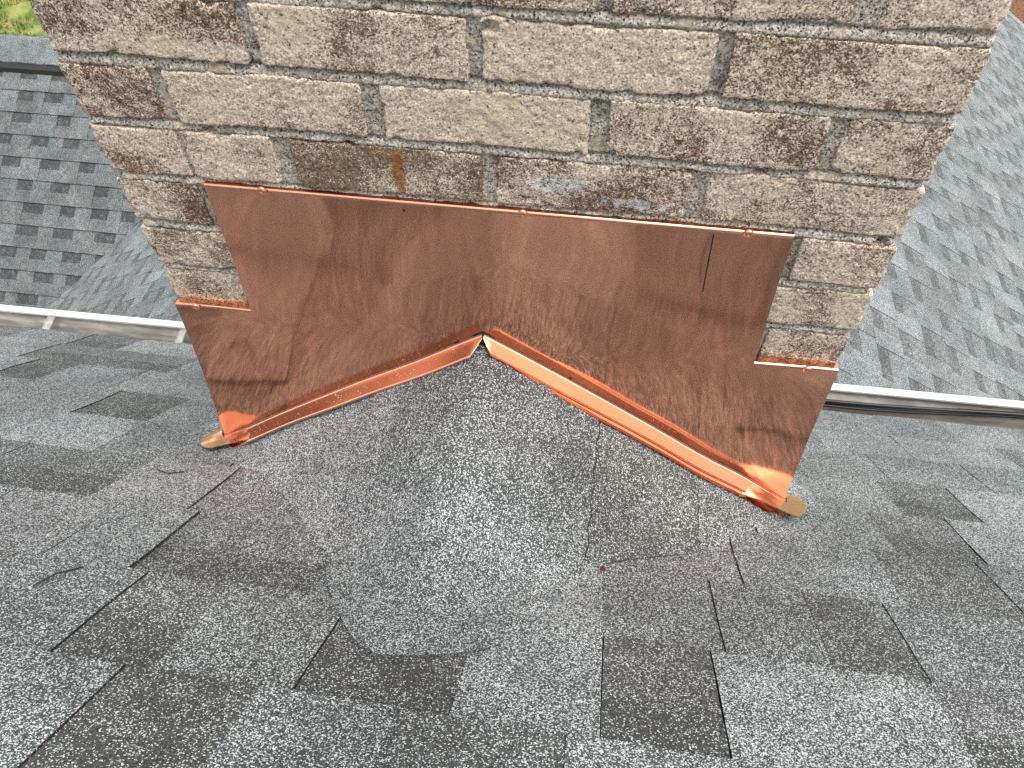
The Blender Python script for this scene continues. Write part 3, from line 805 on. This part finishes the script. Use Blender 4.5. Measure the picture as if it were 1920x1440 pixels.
# ------------------------------------------------------------------ LOWER ROOFS BEYOND
def clip_poly(poly, planes):
    for (a, b, c) in planes:               # keep a*u + b*v <= c
        out = []
        for i in range(len(poly)):
            p, q = poly[i], poly[(i + 1) % len(poly)]
            dp, dq = a * p[0] + b * p[1] - c, a * q[0] + b * q[1] - c
            if dp <= 0: out.append(p)
            if (dp < 0) != (dq < 0) and abs(dp - dq) > 1e-12:
                t = dp / (dp - dq); out.append((p[0] + (q[0] - p[0]) * t, p[1] + (q[1] - p[1]) * t))
        poly = out
        if len(poly) < 3: return []
    return poly
def slope(parent, O, u, v, u0, u1, vlen, seed, planes=(), limit=260, dark=1.0, visible=None):
    """courses of laminated shingle on a plane: O at the eave, u along the eave, v up the slope"""
    O, u, v = Vector(O), Vector(u).normalized(), Vector(v).normalized(); n = u.cross(v)
    if n.z < 0: n = -n
    r = random.Random(seed); e = .143; tabs = []
    for row in range(int(vlen / e) + 1):
        v0, v1 = row * e, min(row * e + e, vlen)
        if v1 - v0 < .01: continue
        x = u0 - r.uniform(0, .2); st = r.random() < .5
        while x < u1:
            w = r.uniform(.07, .17) if st else r.uniform(.08, .15)
            tabs.append((x, min(x + w, u1), v0, v1, st, row)); x += w; st = not st
    built = []
    for (a, b, v0, v1, st, row) in tabs:
        a = max(a, u0)
        if b - a < .01: continue
        pieces = [(a, b, v0, v1, 0)] if st else [(a, b, v0, v0 + e * .54, 0), (a, b, v0 + e * .54, v1, 1)]
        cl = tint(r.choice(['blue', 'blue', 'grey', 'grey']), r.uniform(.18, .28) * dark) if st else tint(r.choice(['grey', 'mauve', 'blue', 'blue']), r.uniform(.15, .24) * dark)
        dk = (.036, .037, .039, .05) if dark < 1 else (.064, .068, .069, .15)  # band tone: darker for painted shade, paler for painted sheen
        V = []; F = []; FC = []
        def at(p, off):
            s = 1 - (p[1] - v0) / e                       # 1 at the butt edge
            h = .002 + .0085 * s + (.0014 if st else 0) + off
            q = O + u * p[0] + v * p[1] + n * h; return (q.x, q.y, q.z)
        for (pa, pb, pc, pd, isd) in pieces:
            if pd - pc < .005: continue
            g = .0004
            poly = clip_poly([(pa + g, pc), (pb - g, pc), (pb - g, pd), (pa + g, pd)], planes)
            if not poly: continue
            k = len(V); m = len(poly)
            V += [at(p, 0) for p in poly] + [at(p, -.014) for p in poly]
            F.append(tuple(range(k, k + m))); FC.append(dk if isd else cl)
            for i in range(m):
                j = (i + 1) % m; F.append((k + j, k + i, k + m + i, k + m + j)); FC.append((.025, .025, .025, .05))
        if not V: continue
        if (Vector(V[F[0][1]]) - Vector(V[F[0][0]])).cross(Vector(V[F[0][2]]) - Vector(V[F[0][0]])).z < 0: F = [q[::-1] for q in F]
        c = np.mean(V, axis=0); pr = project(c); key = 1e9
        if pr is not None and -30 < pr[0] < 1950 and -30 < pr[1] < 800:
            inside = (62 + .47 * pr[1] - 12 < pr[0] < 1905 - .50 * pr[1] + 12)          # behind the chimney
            if not inside: key = pr[2]
        built.append((key, V, F, FC))
    built.sort(key=lambda t: t[0])
    store = ([], [], [])
    for i, (key, V, F, FC) in enumerate(built):
        if i < limit and key < 1e8: mesh('shingle', V, F, M_SH, parent, False, FC)
        else: add_field(store, np.array(V), F, FC)
    if store[0]: tag(mesh('shingle_field', np.concatenate(store[0]), store[1], M_SH, parent, False, store[2]), kind='stuff')
TW = math.tan(math.radians(32)); cw, sw = math.cos(math.radians(32)), math.sin(math.radians(32))
RIDGE_X, RIDGE_Z = .445, -1.322 + math.tan(math.radians(32)) * .445
Y0W, Y1W = .30, 6.58
wing = thing('house_wing', 'lower house wing with light grey shingled gable roof running away behind the chimney', 'building', (.445, 3.4, -6.3))
XE_R, XE_L = 4.75, -3.85
def wz(x): return RIDGE_Z - TW * abs(x - RIDGE_X)
def quad(name, a, b, c, d, mat, parent, th=.05):
    a, b, c, d = map(Vector, (a, b, c, d)); dn = Vector((0, 0, -th))
    V = [a, b, c, d, a + dn, b + dn, c + dn, d + dn]
    return mesh(name, V, [(0, 1, 2, 3), (7, 6, 5, 4), (0, 4, 5, 1), (1, 5, 6, 2), (2, 6, 7, 3), (3, 7, 4, 0)], mat, parent)
roof_r = quad('roof', (RIDGE_X, Y0W, RIDGE_Z - .003), (XE_R, Y0W, wz(XE_R) - .003), (XE_R, Y1W, wz(XE_R) - .003), (RIDGE_X, Y1W, RIDGE_Z - .003), M_TAR, wing)
roof_l = quad('roof', (RIDGE_X, Y1W, RIDGE_Z - .003), (XE_L, Y1W, wz(XE_L) - .003), (XE_L, Y0W, wz(XE_L) - .003), (RIDGE_X, Y0W, RIDGE_Z - .003), M_TAR, wing)
slope(roof_r, (XE_R, 0, wz(XE_R)), (0, 1, 0), (-cw, 0, sw), Y0W, Y1W, (XE_R - RIDGE_X) / cw, 31, limit=230, dark=1.35)  # extra pale granules put the grazing sheen into the colour
# cross roof: faces the camera; its valley with the wing runs at 45 degrees
T33 = math.tan(math.radians(33)); c33, s33 = math.cos(math.radians(33)), math.sin(math.radians(33))
P1_Z0 = -3.069 - T33 * 2.216                     # z = P1_Z0 + T33*y
CY_E, CY_R = 1.15, 3.575
def cz(y): return P1_Z0 + T33 * y
cross = thing('cross_wing', 'house wing left of the chimney with shade-tinted tabbed shingle roof and black ridge vent', 'building', (-4.5, 3.5, -6.3))
# valley: x = -2.793 + (y - 2.216)*1.02
VK = 1.02
CX0 = -7.0
roof_c = quad('roof', (CX0, CY_E, cz(CY_E) - .003), (-2.793 + (CY_E - 2.216) * VK, CY_E, cz(CY_E) - .003), (-2.793 + (CY_R - 2.216) * VK, CY_R, cz(CY_R) - .003), (CX0, CY_R, cz(CY_R) - .003), M_TAR, cross)
vl = (CY_R - CY_E) / c33
# in (u, v): x = u, y = CY_E + v*c33 ; keep x <= valley
slope(roof_c, (0, CY_E, cz(CY_E)), (1, 0, 0), (0, c33, s33), CX0, -.8, vl, 47, planes=[(1.0, -VK * c33, -2.793 + (CY_E - 2.216) * VK - .002)], limit=250, dark=.72)  # fewer pale granules: this slope's shade is put into its colour
quad('roof', (-1.3, CY_R, cz(CY_R) - .01), (-1.3, CY_R + 2.4, cz(CY_R) - 1.56), (CX0, CY_R + 2.4, cz(CY_R) - 1.56), (CX0, CY_R, cz(CY_R) - .01), M_TAR, cross)
# wing left slope, clipped by the same valley (it laps over the cross roof by a hand)
# (u = y, v from eave): x = XE_L + v*cw ; keep below valley: y <= 2.216 + (x + 2.793)/VK
slope(roof_l, (XE_L, 0, wz(XE_L)), (0, 1, 0), (cw, 0, sw), Y0W, Y1W, (RIDGE_X - XE_L) / cw, 59,
      planes=[(1.0, -cw / VK, 2.216 + (XE_L + 2.793) / VK + .03)], limit=70, dark=1.35)  # same paler mix, sheen painted into the tabs
# ridge vent and caps on the cross roof
zr = cz(CY_R)
prof = [(-.17, -.102), (-.165, -.082), (-.16, -.080), (.0, .024), (.16, -.08), (.17, -.102)]
v, f = sweep_x([(CY_R + a, zr + b + .004) for a, b in [(-.176, -.1145), (-.174, -.082), (0, .024), (.174, -.082), (.176, -.1145), (0, 0.0)]], [CX0, -1.42])
mesh('ridge_vent', v, f, M_VENT, roof_c)
x = -1.5; r = random.Random(3)
while x > CX0:
    L = .205; tl = .004
    v, f = sweep_x([(CY_R + a, zr + b) for a, b in [(-.146, -.060), (-.1455, -.053), (-.012, .033), (.012, .033), (.1455, -.053), (.146, -.060), (0, .026)]], [x - L, x + .012])
    v = [(a, b, c + (.006 if a < x - .1 else 0.0)) for a, b, c in v]
    mesh('ridge_cap', v, f, M_SH, roof_c, False, fcol=[tint('blue', r.uniform(.2, .28))] * len(f)); x -= L - .004
# wing ridge caps and rake trim at the far gable
y = Y0W; 
while y < Y1W - .05:
    L = .2; V = []
    for yy, up in ((y - .012, 0), (y + L, .005)):
        for dx, dz in ((-.14, -.078), (-.012, .012), (.012, .012), (.14, -.078)): V.append((RIDGE_X + dx, yy, RIDGE_Z + dz + up))
    N = len(V); V += [(a, b, c - .006) for a, b, c in V]
    F = [(0, 1, 5, 4), (1, 2, 6, 5), (2, 3, 7, 6), (12, 13, 9, 8), (13, 14, 10, 9), (14, 15, 11, 10), (0, 8, 9, 1), (1, 9, 10, 2), (2, 10, 11, 3), (4, 5, 13, 12), (5, 6, 14, 13), (6, 7, 15, 14), (0, 4, 12, 8), (3, 11, 15, 7)]
    mesh('ridge_cap', V, F, M_SH, roof_r, False, fcol=[tint('blue', r.uniform(.3, .44))] * len(F)); y += L
for s, xe in ((1, XE_R), (-1, XE_L)):
    a = (RIDGE_X, Y1W - .10, RIDGE_Z + .016); b = (xe, Y1W - .10, wz(xe) + .016); c = (xe, Y1W + .02, wz(xe) + .016); d = (RIDGE_X, Y1W + .02, RIDGE_Z + .016)
    o = quad('rake_cap', *((a, b, c, d) if s > 0 else (d, c, b, a)), M_SH, wing, .012)
    at_ = o.data.color_attributes.new('tint', 'FLOAT_COLOR', 'POINT'); at_.data.foreach_set('color', list(tint('blue', .45)) * len(o.data.vertices))
    a = (RIDGE_X, Y1W + .021, RIDGE_Z + .008); b = (xe, Y1W + .021, wz(xe) + .008); c = (xe, Y1W + .05, wz(xe) + .008); d = (RIDGE_X, Y1W + .05, RIDGE_Z + .008)
    quad('rake_board', *((a, b, c, d) if s > 0 else (d, c, b, a)), M_WHITE, wing, .18)
# walls under the lower roofs
v, f = box((XE_L + .4, .28, -6.3), (XE_R - .4, Y1W - .25, -3.9)); mesh('wall', v, f, M_SIDING, wing)
v, f = box((CX0 + .3, CY_E + .4, -6.3), (XE_L + .38, CY_R + 2.0, -3.9)); mesh('wall', v, f, M_SIDING, cross)

# ------------------------------------------------------------------ GROUND
GZ = -6.3
tag(mesh('lawn', [(-150, -150, GZ), (150, -150, GZ), (150, 200, GZ), (-150, 200, GZ)], [(0, 1, 2, 3)], M_GRASS), kind='structure')
rg = np.random.RandomState(4); n = 26000
px = rg.uniform(-12.5, -7.0, n); py = rg.uniform(7.6, 13.5, n)
den = fbm(np.c_[px, py, px * 0], 1.4, 3, 5); keep = den > -.25; px, py = px[keep], py[keep]; n = len(px)
an = rg.uniform(0, 6.28, n); hh = rg.uniform(.03, .09, n); wd = .012
V = np.empty((n * 3, 3)); V[0::3] = np.c_[px - wd * np.cos(an), py - wd * np.sin(an), np.full(n, GZ)]; V[1::3] = np.c_[px + wd * np.cos(an), py + wd * np.sin(an), np.full(n, GZ)]
V[2::3] = np.c_[px + rg.uniform(-.05, .05, n), py + rg.uniform(-.05, .05, n), GZ + hh]
tag(mesh('grass', V, np.arange(n * 3).reshape(-1, 3), M_GRASS), 'short green and straw coloured lawn grass beyond the left roof', 'grass', kind='stuff')
tag(mesh('mulch_bed', [(4.6, 9.5, GZ + .004), (10, 9.5, GZ + .004), (10, 17, GZ + .004), (4.6, 17, GZ + .004)], [(0, 1, 2, 3)], M_MULCH), kind='structure')

# ------------------------------------------------------------------ small debris and scuff lines on the near shingles
def blob(x, y, sx, sy, sz, name, label, cat, mat, seed):
    V = []; F = []; n = 10; z = float(roof_h(x, y)) + .018
    for j in range(6):
        ph_ = -math.pi / 2 + math.pi * j / 5
        for k in range(n):
            a = 2 * math.pi * k / n; q = 1 + .3 * math.sin(a * 3 + seed) * math.cos(ph_)
            V.append((x + sx * q * math.cos(a) * math.cos(ph_) + sx * .5 * math.sin(ph_), y + sy * q * math.sin(a) * math.cos(ph_), z + sz * math.sin(ph_) - T40 * sy * q * math.sin(a) * math.cos(ph_)))
    for j in range(5):
        for k in range(n): F.append((j * n + k, j * n + (k + 1) % n, (j + 1) * n + (k + 1) % n, (j + 1) * n + k))
    tag(mesh(name, V, F, mat, None, True), label, cat)
blob(.563, -.250, .0030, .0045, .002, 'squashed_berry', 'dark red squashed berry on the right side of the cricket shingles', 'berry', M_LEAF, 1)

def on_roof(x, y, d=.010): return (x, y, float(roof_h(x, y)) + d)
def scuff(pts, label, rad=.0009):  # thin dark tubes standing in for scuff lines in the granules
    v, f = tube([on_roof(x, y, .0105 + .002 * math.sin(i * 1.7)) for i, (x, y) in enumerate(pts)], rad, 6)
    tag(mesh('scuff', v, f, M_SCUFF, None, True), label, 'scuff', 'scuff lines on the shingles')
M_SCUFF = mat_plain('dark_scuff', (.03, .027, .024), .9, 0, .4, 300)
scuff([(-.028, -.152), (-.020, -.158), (-.006, -.160), (.008, -.150)], 'curled dark twig on the shingles below the left copper corner')
scuff([(.040, -.390), (.046, -.372), (.058, -.356)], 'short dark twig on the shingles near the left picture edge')
# loose granules knocked onto the foot flanges
V = []; F = []; rq = random.Random(12)
for k in range(70):
    side = rq.choice((-1, -1, 1)); d = rq.uniform(.03, .36); x = RX + side * d; sl = .633 if side < 0 else .5855
    zb = -.3245 - sl * d; yb = float(sheet_y(x, zb)) - rq.uniform(.006, .024); s_ = rq.uniform(.0005, .0010)
    c0 = Vector((x, yb, zb + .0012)); i0 = len(V)
    V += [c0 + Vector(q) * s_ for q in ((1, 0, 0), (-.6, .9, 0), (-.6, -.9, .1), (0, 0, 1.3))]
    F += [(i0, i0 + 1, i0 + 3), (i0 + 1, i0 + 2, i0 + 3), (i0 + 2, i0, i0 + 3), (i0, i0 + 2, i0 + 1)]
tag(mesh('loose_granules', V, F, mat_plain('pale_granule', (.55, .5, .45), .7)), 'scattered pale shingle granules lying on the copper foot flanges', 'granules', kind='stuff')

for o in bpy.data.objects:
    if o.parent is None and o.get('category') and 'kind' not in o: o['kind'] = 'thing'
